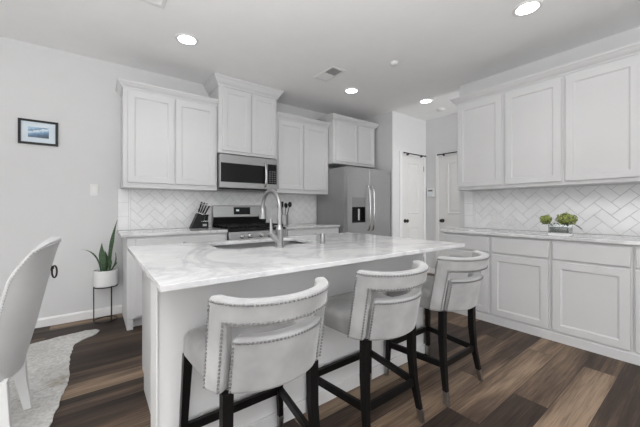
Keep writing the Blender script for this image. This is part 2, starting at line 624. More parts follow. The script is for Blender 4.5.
def add_tile(bm, poly, t0, t1):
    """poly in (x,z); tile face at y=-t1"""
    cx = sum(p[0] for p in poly) / len(poly)
    cz = sum(p[1] for p in poly) / len(poly)
    e = 0.0018
    inn = []
    for x, z in poly:
        dx, dz = cx - x, cz - z
        L = math.hypot(dx, dz) or 1
        inn.append((x + dx / L * e, z + dz / L * e))
    loft(bm, [[(x, -t0, z) for x, z in poly], [(x, -t1 + 0.0012, z) for x, z in poly], [(x, -t1, z) for x, z in inn]])

def backsplash(label, loc, rz, w, h, left_col, U=0.084):
    t = thing('tile_backsplash', label, 'backsplash', loc, rz)
    finish('grout_bed', box(B(), 0, w, -0.004, 0, 0, h), 'grout', t)
    bm = B()
    x_in = 0.0
    if left_col:
        n = 3
        hh = h / n
        for k in range(n):
            add_tile(bm, [(0, k * hh + 0.001), (left_col - 0.014, k * hh + 0.001), (left_col - 0.014, (k + 1) * hh - 0.001), (0, (k + 1) * hh - 0.001)], 0.0035, 0.0085)
        add_tile(bm, [(left_col - 0.012, 0), (left_col + 0.006, 0), (left_col + 0.006, h), (left_col - 0.012, h)], 0.0035, 0.0095)
        x_in = left_col + 0.008
    g = 0.0013
    s = 1 / math.sqrt(2)
    for k in range(-40, 60):
        for mm in range(-30, 30):
            for r in ((0, 0, 2, 1), (2, -1, 3, 1)):
                ox, oy = k + 2 * mm, k - 2 * mm
                q = [(ox + r[0], oy + r[1]), (ox + r[2], oy + r[1]), (ox + r[2], oy + r[3]), (ox + r[0], oy + r[3])]
                c = ((q[0][0] + q[2][0]) / 2, (q[0][1] + q[2][1]) / 2)
                px_, pz_ = U * (c[0] - c[1]) * s, U * (c[0] + c[1]) * s
                if not (-0.3 < px_ < w + 0.3 and -0.3 < pz_ < h + 0.3):
                    continue
                q = [(a * U + (g if a < c[0] else -g), d * U + (g if d < c[1] else -g)) for a, d in q]
                poly = [((a - d) * s, (a + d) * s) for a, d in q]
                poly = clip(poly, x_in, w - 0.0005, 0.001, h - 0.0005)
                if len(poly) >= 3:
                    ar = abs(sum(poly[i][0] * poly[(i + 1) % len(poly)][1] - poly[(i + 1) % len(poly)][0] * poly[i][1] for i in range(len(poly)))) / 2
                    if ar > 3e-5:
                        add_tile(bm, poly, 0.0035, 0.0085)
    finish('tiles', bm, 'tile_glaze', t)
    return t
backsplash('white herringbone tile backsplash behind the range and knife block', (0.202, YW - 0.0005, CT + 0.0005), 0, 2.72, 1.371 - CT, 0.111)
backsplash('white herringbone tile backsplash behind the flower vase on the right wall', (XW - 0.0005, 1.952, CT - 0.002), R(-90), 2.10, 1.371 - CT + 0.002, 0.128)

# interior doors
def inner_door(name, loc, rz, w, h, knob_side, hinge, panel=(0.15, 0.15), cas=0.062):
    """slab in local x 0..w, wall face at y=0, looks towards -y"""
    t = struct_root(name, loc, rz)
    bm = B()
    box(bm, 0, w, -0.012, 0.0, 0.008, h)
    finish('door_slab', bm, 'door_paint', t, 0.002)
    for z0, z1 in ((0.22, 0.845), (1.06, h - 0.10)):
        pb = B()
        x0, x1 = panel[0], w - panel[1]
        def ring(i, y):
            return [pb.verts.new((x, y, z)) for x, z in ((x0 + i, z0 + i), (x1 - i, z0 + i), (x1 - i, z1 - i), (x0 + i, z1 - i))]
        rs = [ring(0, -0.0125), ring(0.008, -0.019), ring(0.018, -0.019), ring(0.030, -0.0135), ring(0.045, -0.0135), ring(0.07, -0.017)]
        for a, c in zip(rs, rs[1:]):
            for k in range(4):
                pb.faces.new((a[k], a[(k + 1) % 4], c[(k + 1) % 4], c[k]))
        pb.faces.new(rs[-1])
        finish('door_panel', pb, 'door_paint', t)
    cb = B()
    box(cb, -cas, -0.004, -0.018, 0, 0, h + 0.006 + cas)
    box(cb, w + 0.004, w + cas, -0.018, 0, 0, h + 0.006 + cas)
    box(cb, -0.004, w + 0.004, -0.018, 0, h + 0.006, h + 0.006 + cas)
    finish('door_casing', cb, 'trim_paint', t, 0.004)
    kx = 0.07 if knob_side == 'L' else w - 0.07
    kb = B()
    lathe(kb, [(0.032, 0), (0.032, 0.006), (0.012, 0.010), (0.011, 0.03), (0.024, 0.038), (0.030, 0.052), (0.026, 0.064), (0.012, 0.070)], n=24)
    bmesh.ops.rotate(kb, verts=kb.verts, cent=(0, 0, 0), matrix=Matrix.Rotation(R(90), 3, 'X'))
    bmesh.ops.translate(kb, verts=kb.verts, vec=(kx, -0.012, 0.945))
    finish('door_knob', kb, 'smoked_bronze', t, smooth=True)
    if hinge:
        hx = w - 0.004 if knob_side == 'L' else 0.004
        for z in (0.25, 1.86):
            finish('door_hinge', box(B(), hx - 0.006, hx + 0.006, -0.022, -0.004, z - 0.045, z + 0.045), 'nickel', t, 0.002)
    return t
inner_door('door_1', (4.105, 3.18, 0), 0, 0.605, 2.045, 'L', True)
inner_door('door_2', (4.80, 2.915, 0), R(-90), 0.71, 2.045, 'L', False)

def door_bar(label, loc, rz, L):
    t = thing('door_top_bar', label, 'bar', loc, rz, 'dark bars at the tops of the doors')
    bm = B()
    tube(bm, [(0, -0.05, 0), (L, -0.05, 0)], 0.009, 10)
    for x in (-0.006, L + 0.006):
        bmesh.ops.create_uvsphere(bm, u_segments=10, v_segments=8, radius=0.014, matrix=Matrix.Translation((x, -0.05, 0)))
    finish('rod', bm, 'black_metal', t, smooth=True)
    for x in (0.10, L - 0.10):
        bk = B()
        box(bk, x - 0.009, x + 0.009, -0.060, -0.019, -0.030, -0.008)
        finish('bracket', bk, 'black_metal', t, 0.002)
    return t
door_bar('thin black bar on brackets at the top of the door beside the refrigerator', (4.115, 3.18, 2.085), 0, 0.585)
door_bar('thin black bar at the top of the door beside the right wall cabinets', (4.80, 2.91, 2.085), R(-90), 0.68)

# ------------------------------------------------------------------ kitchen island
IX0, IX1, IY0, IY1, IT = 0.170, 2.125, 1.090, 2.330, 0.903
isl = thing('kitchen_island', 'white kitchen island with painted half wall facing the three stools', 'kitchen island', (0, 0, 0))
finish('half_wall', box(B(), 0.212, 2.10, 1.412, 1.565, 0, IT - 0.0225), 'island_paint', isl, 0.003)
ib = B()
box(ib, 0.249, 2.08, 1.566, 2.28, 0.10, IT - 0.0225)
finish('cabinet_body', ib, 'cabinet_paint', isl, 0.003)
finish('toe_board', box(B(), 0.249, 2.08, 1.566, 2.20, 0, 0.099), 'cabinet_paint', isl)
finish('baseboard', box(B(), 0.207, 2.105, 1.400, 1.412, 0, 0.075), 'trim_paint', isl, 0.003)
finish('corner_trim', box(B(), 0.204, 0.2115, 1.405, 1.566, 0, IT - 0.0225), 'trim_paint', isl, 0.002)
for k in range(4):
    x0 = 0.25 + k * 0.455
    fr = shaker(B(), -x0 - 0.445, -x0, 0.12, 0.86, 0.0)
    bmesh.ops.rotate(fr, verts=fr.verts, cent=(0, 0, 0), matrix=Matrix.Rotation(PI, 3, 'Z'))
    bmesh.ops.translate(fr, verts=fr.verts, vec=(0, 2.2805, 0))
    finish('cabinet_door', fr, 'cabinet_paint', isl)

SX0, SX1, SY0, SY1 = 0.630, 1.340, 1.790, 2.235
hole = roundrect(SX0, SX1, SY0, SY1, 0.11, 8)
outer = [(IX0, IY0), (IX1, IY0), (IX1, IY1), (IX0, IY1)]
wt = B()
def cap_with_hole(z):
    a = [wt.verts.new((x, y, z)) for x, y in outer]
    c = [wt.verts.new((x, y, z)) for x, y in hole]
    ed = [wt.edges.new((a[i], a[(i + 1) % len(a)])) for i in range(len(a))]
    ed += [wt.edges.new((c[i], c[(i + 1) % len(c)])) for i in range(len(c))]
    bmesh.ops.triangle_fill(wt, use_beauty=True, edges=ed)
    return a, c
a1, c1 = cap_with_hole(IT)
a0, c0 = cap_with_hole(IT - 0.022)
for lo, hi in ((a0, a1), (c0, c1)):
    for i in range(len(lo)):
        wt.faces.new((lo[i], lo[(i + 1) % len(lo)], hi[(i + 1) % len(lo)], hi[i]))
tag(finish('island_worktop', wt, 'quartz', None, 0.002), 'large white veined quartz slab on the kitchen island around the sink', 'worktop')

sk = B()
h2 = [((x - 0.985) * 1.012 + 0.985, (y - 2.0125) * 1.02 + 2.0125) for x, y in hole]
h3 = [((x - 0.985) * 0.95 + 0.985, (y - 2.0125) * 0.92 + 2.0125) for x, y in hole]
h4 = [((x - 0.985) * 0.90 + 0.985, (y - 2.0125) * 0.84 + 2.0125) for x, y in hole]
zr = IT - 0.0235
loft(sk, [[(x, y, zr - 0.012) for x, y in h2], [(x, y, zr) for x, y in h2], [(x, y, zr) for x, y in hole], [(x, y, zr - 0.16) for x, y in h3],
          [(x, y, zr - 0.185) for x, y in h4], [(0.985 + (x - 0.985) * 0.1, 2.0125 + (y - 2.0125) * 0.1, zr - 0.19) for x, y in hole]])
skt = thing('kitchen_sink', 'stainless steel sink bowl set into the island worktop', 'sink')
finish('bowl', sk, 'sink_steel', skt, smooth=True)
finish('bowl_divider', box(B(), 0.975, 0.995, 1.83, 2.195, zr - 0.15, zr - 0.03), 'sink_steel', skt, 0.006, 3)
finish('drain', lathe(B(), [(0.045, -0.186), (0.045, -0.183), (0.03, -0.182), (0.028, -0.187)], (0.82, 2.0125, zr), 24), 'chrome', skt, smooth=True)

# cabinets body must leave room for the bowl: cut the carcass down under the sink
for o in isl.children:
    if o.name.startswith('cabinet_body'):
        me = o.data
        bm = B()
        box(bm, 0.249, 0.60, 1.566, 2.28, 0.10, IT - 0.0225)
        box(bm, 1.36, 2.08, 1.566, 2.28, 0.10, IT - 0.0225)
        box(bm, 0.60, 1.36, 1.566, 2.28, 0.10, 0.62)
        box(bm, 0.60, 1.36, 1.566, 1.74, 0.62, IT - 0.0225)
        box(bm, 0.60, 1.36, 2.262, 2.28, 0.62, IT - 0.0225)
        bmesh.ops.recalc_face_normals(bm, faces=bm.faces)
        bm.to_mesh(me)
        bm.free()
        me.materials.clear()
        me.materials.append(MATS['cabinet_paint'])
        o.modifiers.clear()

# faucet
FX, FY = 0.957, 1.708
fa = thing('gooseneck_faucet', 'brushed nickel gooseneck faucet beside the island sink', 'faucet', (FX, FY, IT))
fb = B()
lathe(fb, [(0.030, 0), (0.030, 0.008), (0.024, 0.014), (0.0235, 0.105), (0.026, 0.110), (0.026, 0.120), (0.018, 0.130), (0.015, 0.145)], n=24)
finish('faucet_base', fb, 'nickel', fa, smooth=True)
pts = [(0, 0, 0.13), (0, 0, 0.25)]
rr = 0.122
for k in range(0, 17):
    a = PI - PI * k / 16
    pts.append((0, rr + rr * math.cos(a), 0.252 + rr * math.sin(a)))
finish('neck', tube(B(), pts, 0.0140, 14), 'nickel', fa, smooth=True)
sp = B()
lathe(sp, [(0.0150, 0.252), (0.018, 0.245), (0.020, 0.215), (0.027, 0.186), (0.027, 0.179), (0.017, 0.177)], (0, 2 * rr, 0), 20)
finish('spray_head', sp, 'nickel', fa, smooth=True)
lv = B()
tube(lv, [(-0.008, 0, 0.040), (-0.035, 0, 0.066), (-0.060, 0, 0.092)], [0.020, 0.022, 0.018], 14)
tube(lv, [(-0.058, 0, 0.090), (-0.063, -0.003, 0.125), (-0.066, -0.006, 0.185)], [0.014, 0.0095, 0.0085], 12)
finish('lever_handle', lv, 'nickel', fa, smooth=True)

sd = thing('sink_fixture', 'short nickel cylinder standing on the island worktop right of the faucet', 'sink fixture', (1.312, 1.715, IT))
finish('base_ring', lathe(B(), [(0.022, 0), (0.022, 0.006), (0.017, 0.008)], n=24), 'nickel', sd, smooth=True)
finish('cap', lathe(B(), [(0.0165, 0.0085), (0.0165, 0.066), (0.014, 0.070)], n=24), 'nickel', sd, smooth=True)

# ------------------------------------------------------------------ appliances
# gas range
GX0, GX1 = 1.204, 1.960
gw = GX1 - GX0
rg = thing('gas_range', 'stainless steel gas range with black cooktop below the microwave', 'range', (GX0, YW - 0.64, 0))
g = B()
box(g, 0, gw, 0.02, 0.62, 0.06, 0.775)
finish('oven_body', g, 'grey_panel', rg, 0.003)
finish('kick_panel', box(B(), 0.01, gw - 0.01, 0.05, 0.6, 0, 0.06), 'black_plastic', rg)
finish('storage_drawer', box(B(), 0.004, gw - 0.004, -0.012, 0.02, 0.07, 0.235), 'stainless', rg, 0.004)
od = finish('oven_door', box(B(), 0.004, gw - 0.004, -0.018, 0.02, 0.245, 0.765), 'stainless', rg, 0.004)
finish('oven_window', box(B(), 0.09, gw - 0.09, -0.021, -0.0175, 0.33, 0.64), 'dark_glass', od)
hb = B()
tube(hb, [(0.06, -0.065, 0.715), (gw - 0.06, -0.065, 0.715)], 0.011, 12)
tube(hb, [(0.09, -0.065, 0.715), (0.09, -0.016, 0.715)], 0.009, 10)
tube(hb, [(gw - 0.09, -0.065, 0.715), (gw - 0.09, -0.016, 0.715)], 0.009, 10)
finish('oven_handle', hb, 'chrome', od, smooth=True)
cp = B()
loft(cp, [[(x, 0.05, 0.775), (x, -0.022, 0.775), (x, -0.010, 0.885), (x, 0.05, 0.895)] for x in (0.002, gw - 0.002)])
finish('control_panel', cp, 'stainless', rg, 0.003)
for kx in (0.155, 0.255, 0.40, 0.52, 0.62):
    kb = B()
    lathe(kb, [(0.029, 0), (0.028, 0.008), (0.024, 0.012), (0.023, 0.036), (0.018, 0.041)], n=20)
    bmesh.ops.rotate(kb, verts=kb.verts, cent=(0, 0, 0), matrix=Matrix.Rotation(R(86), 3, 'X'))
    bmesh.ops.translate(kb, verts=kb.verts, vec=(kx, -0.017, 0.833))
    finish('burner_knob', kb, 'chrome', rg, smooth=True)
finish('cooktop', box(B(), 0.0, gw, 0.02, 0.60, 0.8952, 0.915), 'black_plastic', rg, 0.004)
for k in range(3):
    gb = B()
    x0 = 0.02 + k * 0.243
    x1 = x0 + 0.232
    zt = 0.955
    for yy in (0.05, 0.30, 0.555):
        box(gb, x0, x1, yy - 0.006, yy + 0.006, zt - 0.014, zt)
    for xx in (x0 + 0.006, x1 - 0.006, (x0 + x1) / 2):
        box(gb, xx - 0.006, xx + 0.006, 0.05, 0.555, zt - 0.014, zt)
    for xx in (x0 + 0.006, x1 - 0.006):
        for yy in (0.056, 0.30, 0.549):
            box(gb, xx - 0.007, xx + 0.007, yy - 0.007, yy + 0.007, 0.9152, zt - 0.005)
    finish('burner_grate', gb, 'black_iron', rg, 0.002)
for bx in (0.135, 0.62):
    for byy in (0.17, 0.43):
        finish('burner_cap', lathe(B(), [(0.045, 0.9153), (0.045, 0.925), (0.032, 0.926), (0.032, 0.934), (0.026, 0.937)], (bx, byy, 0), 24), 'black_iron', rg, smooth=True)
bg = B()
loft(bg, [[(x, 0.625, 0.915), (x, 0.585, 0.915), (x, 0.555, 1.03), (x, 0.545, 1.045), (x, 0.555, 1.188), (x, 0.575, 1.195), (x, 0.625, 1.195)] for x in (0.004, gw - 0.004)])
bgo = finish('backguard', bg, 'stainless', rg, 0.004)
finish('backguard_base', loft(B(), [[(x, 0.584, 0.9155), (x, 0.576, 0.9155), (x, 0.545, 1.033), (x, 0.554, 1.033)] for x in (0.004, gw - 0.004)]), 'black_plastic', rg)
ds = B()
loft(ds, [[(x, 0.5475, 1.075), (x, 0.5435, 1.075), (x, 0.5495, 1.172), (x, 0.5545, 1.172)] for x in (0.272, 0.505)])
dso = finish('display_panel', ds, 'dark_glass', bgo, 0.001)
for k in range(1):
    dg = B()
    loft(dg, [[(x, 0.546, 1.118), (x, 0.5445, 1.118), (x, 0.546, 1.142), (x, 0.5475, 1.142)] for x in (0.305, 0.345)])
    finish('display_digits', dg, 'screen_glow', bgo)

# microwave
mw = thing('microwave', 'stainless over-the-range microwave with black glass door', 'microwave', (1.183, YW - 0.395, 1.388))
mwW, mwH = 0.772, 0.425
finish('microwave_body', box(B(), 0, mwW, 0.025, 0.393, 0, mwH), 'grey_panel', mw, 0.003)
md_ = B()
box(md_, 0.002, 0.625, -0.012, 0.025, 0.018, mwH - 0.002)
mdo = finish('microwave_door', md_, 'stainless', mw, 0.004)
finish('door_window', box(B(), 0.014, 0.618, -0.015, -0.0115, 0.088, mwH - 0.105), 'dark_glass', mdo, 0.001)
finish('control_panel', box(B(), 0.627, mwW - 0.002, -0.012, 0.025, 0.018, mwH - 0.002), 'stainless', mw, 0.004)
kp = B()
box(kp, 0.630, mwW - 0.008, -0.015, -0.0118, 0.088, mwH - 0.075)
finish('keypad_glass', kp, 'dark_glass', mw, 0.001)
for c in range(3):
    bt = B()
    for r in range(6):
        box(bt, 0.652 + c * 0.036, 0.676 + c * 0.036, -0.0165, -0.0148, 0.105 + r * 0.028, 0.119 + r * 0.028)
    finish('keypad_buttons', bt, 'grey_panel', mw)
hd = B()
tube(hd, [(0.588, -0.010, 0.050), (0.588, -0.038, 0.062), (0.588, -0.052, 0.12), (0.588, -0.056, 0.20), (0.588, -0.052, 0.28), (0.588, -0.038, 0.345), (0.588, -0.010, 0.357)], 0.012, 12)
finish('door_handle', hd, 'chrome', mdo, smooth=True)
finish('vent_grille', box(B(), 0.002, mwW - 0.002, 0.0, 0.025, 0.001, 0.017), 'black_plastic', mw)

# refrigerator
FRX0, FRX1 = 2.895, 3.838
fw = FRX1 - FRX0
fr = thing('refrigerator', 'side-by-side stainless refrigerator with ice and water dispenser', 'refrigerator', (FRX0, 3.20, 0))
finish('cabinet_shell', box(B(), 0, fw, 0.075, 0.74, 0.03, 1.765), 'fridge_side', fr, 0.006)
finish('base_grille', box(B(), 0.01, fw - 0.01, 0.05, 0.70, 0.0, 0.03), 'black_plastic', fr)
DX0, DX1, DZ0, DZ1 = 0.098, 0.370, 0.945, 1.322
ld = B()
xs = 0.452
box(ld, 0.002, DX0, 0, 0.068, 0.04, 1.765)
box(ld, DX1, xs, 0, 0.068, 0.04, 1.765)
box(ld, DX0, DX1, 0, 0.068, 0.04, DZ0)
box(ld, DX0, DX1, 0, 0.068, DZ1, 1.765)
bmesh.ops.remove_doubles(ld, verts=ld.verts, dist=1e-5)
kill = [f for f in ld.faces if abs(f.normal.y) < 0.1 and all(0.04 < v.co.z for v in f.verts) and False]
ldo = finish('freezer_door', ld, 'fridge_steel', fr)
rd = finish('fridge_door', box(B(), xs + 0.008, fw - 0.002, 0, 0.068, 0.04, 1.765), 'fridge_steel', fr, 0.008, 3)
dp = B()
box(dp, DX0 + 0.001, DX1 - 0.001, -0.002, 0.05, 1.178, DZ1 - 0.001)
finish('dispenser_panel', dp, 'fridge_side', ldo, 0.002)
dr = B()
box(dr, DX0 + 0.001, DX0 + 0.018, 0.0, 0.064, DZ0 + 0.001, 1.177)
box(dr, DX1 - 0.018, DX1 - 0.001, 0.0, 0.064, DZ0 + 0.001, 1.177)
box(dr, DX0 + 0.018, DX1 - 0.018, 0.056, 0.064, DZ0 + 0.001, 1.177)
box(dr, DX0 + 0.018, DX1 - 0.018, 0.0, 0.056, DZ0 + 0.001, DZ0 + 0.02)
finish('dispenser_recess', dr, 'black_plastic', ldo)
finish('dispenser_paddle', box(B(), DX0 + 0.15, DX0 + 0.19, 0.030, 0.040, DZ0 + 0.03, 1.15), 'chrome', ldo, 0.004)
for hx, par in ((xs - 0.040, ldo), (xs + 0.050, rd)):
    hb = B()
    pts = [(hx, -0.002, 1.50), (hx, -0.035, 1.485), (hx, -0.055, 1.40), (hx, -0.062, 1.16), (hx, -0.055, 0.92), (hx, -0.035, 0.835), (hx, -0.002, 0.82)]
    tube(hb, pts, 0.015, 12)
    finish('door_handle', hb, 'chrome', par, smooth=True)
bd = B()
lathe(bd, [(0.013, 0), (0.013, 0.002), (0.010, 0.003)], n=20)
bmesh.ops.rotate(bd, verts=bd.verts, cent=(0, 0, 0), matrix=Matrix.Rotation(R(90), 3, 'X'))
bmesh.ops.translate(bd, verts=bd.verts, vec=(fw - 0.055, 0.0, 1.722))
finish('badge', bd, 'chrome', rd)

# ------------------------------------------------------------------ counter stools
def back_pt(phi, z, off=0.0):
    yc = -0.258 - 0.19 * (z - 0.5)
    return Vector(((0.24 + off) * math.sin(phi), yc + 0.185 * (1 - math.cos(phi)) - off * math.cos(phi), z))

def shell_mesh(bm, cells, fn, thick):
    """cells: list of (phi0,phi1,z0,z1) quads on a shared grid, thickened inward"""
    vo, vi = {}, {}
    def get(d, p, z, o):
        k = (round(p, 5), round(z, 5))
        if k not in d:
            d[k] = bm.verts.new(fn(p, z, o))
        return d[k]
    edge = {}
    for p0, p1, z0, z1 in cells:
        cs = [(p0, z0), (p1, z0), (p1, z1), (p0, z1)]
        bm.faces.new([get(vo, p, z, 0.0) for p, z in cs])
        bm.faces.new([get(vi, p, z, -thick) for p, z in cs][::-1])
        for i in range(4):
            a, c = cs[i], cs[(i + 1) % 4]
            ka = (round(a[0], 5), round(a[1], 5))
            kc = (round(c[0], 5), round(c[1], 5))
            key = tuple(sorted((ka, kc)))
            edge[key] = edge.get(key, 0) + 1
    for (ka, kc), n in edge.items():
        if n == 1:
            bm.faces.new((vo[ka], vo[kc], vi[kc], vi[ka]))

def nails(bm, pts, r=0.0052):
    for p in pts:
        bmesh.ops.create_icosphere(bm, subdivisions=1, radius=r, matrix=Matrix.Translation(p))

def row(fn, n):
    return [fn(i / (n - 1)) for i in range(n)]

def sq(cx, cy, z, hx, hy):
    return [(cx - hx, cy - hy, z), (cx + hx, cy - hy, z), (cx + hx, cy + hy, z), (cx - hx, cy + hy, z)]

def make_stool(label):
    t = thing('counter_stool', label, 'bar stool', (0, 0, 0), 0, 'velvet counter stools at the island')
    # seat cushion
    half = [(0.0, -0.225), (0.06, -0.220), (0.12, -0.200), (0.17, -0.165), (0.205, -0.115), (0.216, -0.06), (0.226, 0.06), (0.234, 0.19), (0.231, 0.212), (0.219, 0.227), (0.198, 0.232), (0.10, 0.235)]
    ol = half + [(0.0, 0.236)] + [(-x, y) for x, y in half[:0:-1]]
    cx, cy = 0, 0.0135
    def sc(f, g=None):
        g = f if g is None else g
        return [((x - cx) * f + cx, (y - cy) * g + cy) for x, y in ol]
    lv = [(0.530, 0.97), (0.535, 1.0), (0.600, 1.0), (0.615, 0.985), (0.628, 0.94), (0.640, 0.80), (0.646, 0.55), (0.649, 0.2)]
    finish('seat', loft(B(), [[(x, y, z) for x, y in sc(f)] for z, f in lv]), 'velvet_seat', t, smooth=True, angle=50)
    # open back frame: two posts and a curved top rail
    D = R(84)
    n = 26
    phs = [-D + 2 * D * i / n for i in range(n + 1)]
    PW = 4
    zb = [0.535, 0.58, 0.63, 0.68, 0.735, 0.774, 0.81, 0.840, 0.864]
    cells = []
    for i in range(n):
        for j in range(len(zb) - 1):
            if j >= 5 or i < PW or i >= n - PW:
                cells.append((phs[i], phs[i + 1], zb[j], zb[j + 1]))
    bf = B()
    def rf(p, z, o):
        return back_pt(p, z + 0.006 * (p / D) ** 2 * max(0, (z - 0.535) / 0.33), o)
    shell_mesh(bf, cells, rf, 0.046)
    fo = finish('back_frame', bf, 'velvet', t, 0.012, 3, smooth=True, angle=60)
    e = R(2.8)
    pin = phs[PW] - R(3.0)
    nb = B()
    nails(nb, row(lambda q: rf(-D + e + 2 * (D - e) * q, 0.850, 0.001), 44))
    for sg in (-1, 1):
        nails(nb, row(lambda q: rf(sg * (D - e), 0.545 + 0.285 * q, 0.001), 22))
    finish('nailhead_trim', nb, 'nail_metal', fo, smooth=True)
    nb = B()
    nails(nb, row(lambda q: rf(pin + (-2 * pin) * q, 0.787, 0.001), 32))
    for sg in (-1, 1):
        nails(nb, row(lambda q: rf(sg * pin, 0.545 + 0.23 * q, 0.001), 18))
    finish('nailhead_trim', nb, 'nail_metal', fo, smooth=True)
    # lower back panel, set a little proud
    Q = R(54)
    n2 = 16
    zz = [0.532, 0.57, 0.62, 0.67, 0.708, 0.733]
    def pf(p, z, o):
        return back_pt(p, z, o - 0.012)
    cells = [(-Q + 2 * Q * i / n2, -Q + 2 * Q * (i + 1) / n2, zz[j], zz[j + 1]) for i in range(n2) for j in range(len(zz) - 1)]
    pb = B()
    shell_mesh(pb, cells, pf, 0.055)
    po = finish('back_panel', pb, 'velvet', t, 0.014, 3, smooth=True, angle=60)
    nb = B()
    q = Q - R(3.0)
    nails(nb, row(lambda s: pf(-q + 2 * q * s, 0.717, 0.001), 30))
    for sg in (-1, 1):
        nails(nb, row(lambda s: pf(sg * q, 0.545 + 0.155 * s, 0.001), 12))
    finish('nailhead_trim', nb, 'nail_metal', po, smooth=True)
    # legs
    for sx_ in (-1, 1):
        lb = B()
        loft(lb, [sq(sx_ * 0.2405, 0.212, 0.072, 0.0130, 0.0130), sq(sx_ * 0.218, 0.198, 0.534, 0.0185, 0.0185)])
        lo = finish('leg', lb, 'black_wood', t, 0.002)
        tp = loft(B(), [sq(sx_ * 0.2435, 0.2145, 0.0, 0.0110, 0.0110), sq(sx_ * 0.2405, 0.212, 0.0725, 0.0136, 0.0136)])
        finish('leg_tip', tp, 'nickel', lo, 0.0015)
        lb = B()
        loft(lb, [sq(sx_ * 0.2020, -0.197, 0.072, 0.0130, 0.0140), sq(sx_ * 0.186, -0.174, 0.22, 0.0160, 0.0170), sq(sx_ * 0.180, -0.163, 0.36, 0.0180, 0.0190), sq(sx_ * 0.178, -0.163, 0.534, 0.0190, 0.0190)])
        lo = finish('leg', lb, 'black_wood', t, 0.002)
        tp = loft(B(), [sq(sx_ * 0.2110, -0.210, 0.0, 0.0110, 0.0110), sq(sx_ * 0.2020, -0.197, 0.0725, 0.0136, 0.0146)])
        finish('leg_tip', tp, 'nickel', lo, 0.0015)
        sb = loft(B(), [[(sx_ * 0.187 - 0.010, -0.16, z) for z in (0.195, 0.233)] + [(sx_ * 0.187 + 0.010, -0.16, z) for z in (0.233, 0.195)],
                        [(sx_ * 0.233 - 0.010, 0.195, z) for z in (0.195, 0.233)] + [(sx_ * 0.233 + 0.010, 0.195, z) for z in (0.233, 0.195)]])
        finish('stretcher', sb, 'black_wood', t, 0.002)
    finish('stretcher', box(B(), -0.17, 0.17, -0.184, -0.164, 0.195, 0.233), 'black_wood', t, 0.002)
    finish('stretcher', box(B(), -0.215, 0.215, 0.197, 0.217, 0.195, 0.233), 'black_wood', t, 0.002)
    return t
st = make_stool('light grey velvet counter stool nearest the camera, at the left end of the island')
st.location = (0.535, 1.165, 0)
dup(st, (1.202, 1.168, 0), R(0), 'middle light grey velvet counter stool of the three at the island')
dup(st, (1.862, 1.165, 0), R(0), 'light grey velvet counter stool at the far right end of the island')

# ------------------------------------------------------------------ dining chair at the left edge
dc = thing('dining_chair', 'white upholstered dining chair with nailhead trim and ring pull on the rug', 'chair', (-0.56, 2.16, 0.009), R(90))
def chair_pt(p, z, off=0.0):
    # p in -1..1 across the back; rear surface leans back with height
    zc = [(0.32, -0.262), (0.36, -0.268), (0.54, -0.312), (0.70, -0.345), (0.84, -0.374), (0.92, -0.394), (0.985, -0.411)]
    yc = zc[-1][1]
    for (za, ya), (zb_, yb) in zip(zc, zc[1:]):
        if z <= zb_:
            yc = ya + (yb - ya) * max(0, (z - za)) / (zb_ - za)
            break
    half = 0.262 - 0.02 * max(0, (z - 0.6) / 0.385)
    dep = 0.125 if z < 0.80 else 0.125 - 0.075 * ((z - 0.80) / 0.185) ** 1.5
    a = p * R(80)
    s = math.sin(a) / math.sin(R(80))
    c = (1 - math.cos(a)) / (1 - math.cos(R(80)))
    nx, ny = math.sin(a), -math.cos(a)
    return Vector((half * s + nx * off, yc + dep * c + ny * off, z))
def chair_top(p):
    return 0.985 - 0.045 * abs(p) ** 5
cb = B()
NP, NZ = 26, 16
def cfn(p, k, o):
    z = 0.335 + 0.05 * abs(p) ** 2 + (chair_top(p) - 0.335 - 0.05 * abs(p) ** 2) * k
    return chair_pt(p, z, o)
cells = [(-1 + 2 * i / NP, -1 + 2 * (i + 1) / NP, j / NZ, (j + 1) / NZ) for i in range(NP) for j in range(NZ)]
shell_mesh(cb, cells, cfn, 0.055)
cbo = finish('backrest', cb, 'chair_linen', dc, 0.014, 3, smooth=True, angle=60)
nb = B()
nails(nb, row(lambda s: cfn(-0.955, 0.02 + 0.95 * s, 0.001), 46), 0.0048)
nails(nb, row(lambda s: cfn(0.955, 0.02 + 0.95 * s, 0.001), 46), 0.0048)
nails(nb, row(lambda s: cfn(-0.955 + 1.91 * s, 0.972, 0.001), 40), 0.0048)
finish('nailhead_trim', nb, 'chair_nail', cbo, smooth=True)
rb = B()
pc = cfn(0, 0.755, 0.0)
lathe(rb, [(0.016, 0), (0.016, 0.004), (0.008, 0.008), (0.006, 0.014)], n=16)
bmesh.ops.rotate(rb, verts=rb.verts, cent=(0, 0, 0), matrix=Matrix.Rotation(R(90), 3, 'X'))
bmesh.ops.translate(rb, verts=rb.verts, vec=pc + Vector((0, 0.002, 0)))
tube(rb, [pc + Vector((0, -0.013 + 0.010 * math.cos(2 * PI * k / 24), -0.022 + 0.032 * math.sin(2 * PI * k / 24))) for k in range(24)], 0.0042, 8, closed=True)
finish('ring_pull', rb, 'smoked_bronze', cbo, smooth=True)
ol = roundrect(-0.245, 0.245, -0.225, 0.27, 0.06, 6)
finish('seat', loft(B(), [[((x) * f, (y - 0.02) * f + 0.02, z) for x, y in ol] for z, f in ((0.352, 0.97), (0.357, 1.0), (0.455, 1.0), (0.475, 0.97), (0.49, 0.86), (0.497, 0.5))]), 'chair_linen', dc, smooth=True)
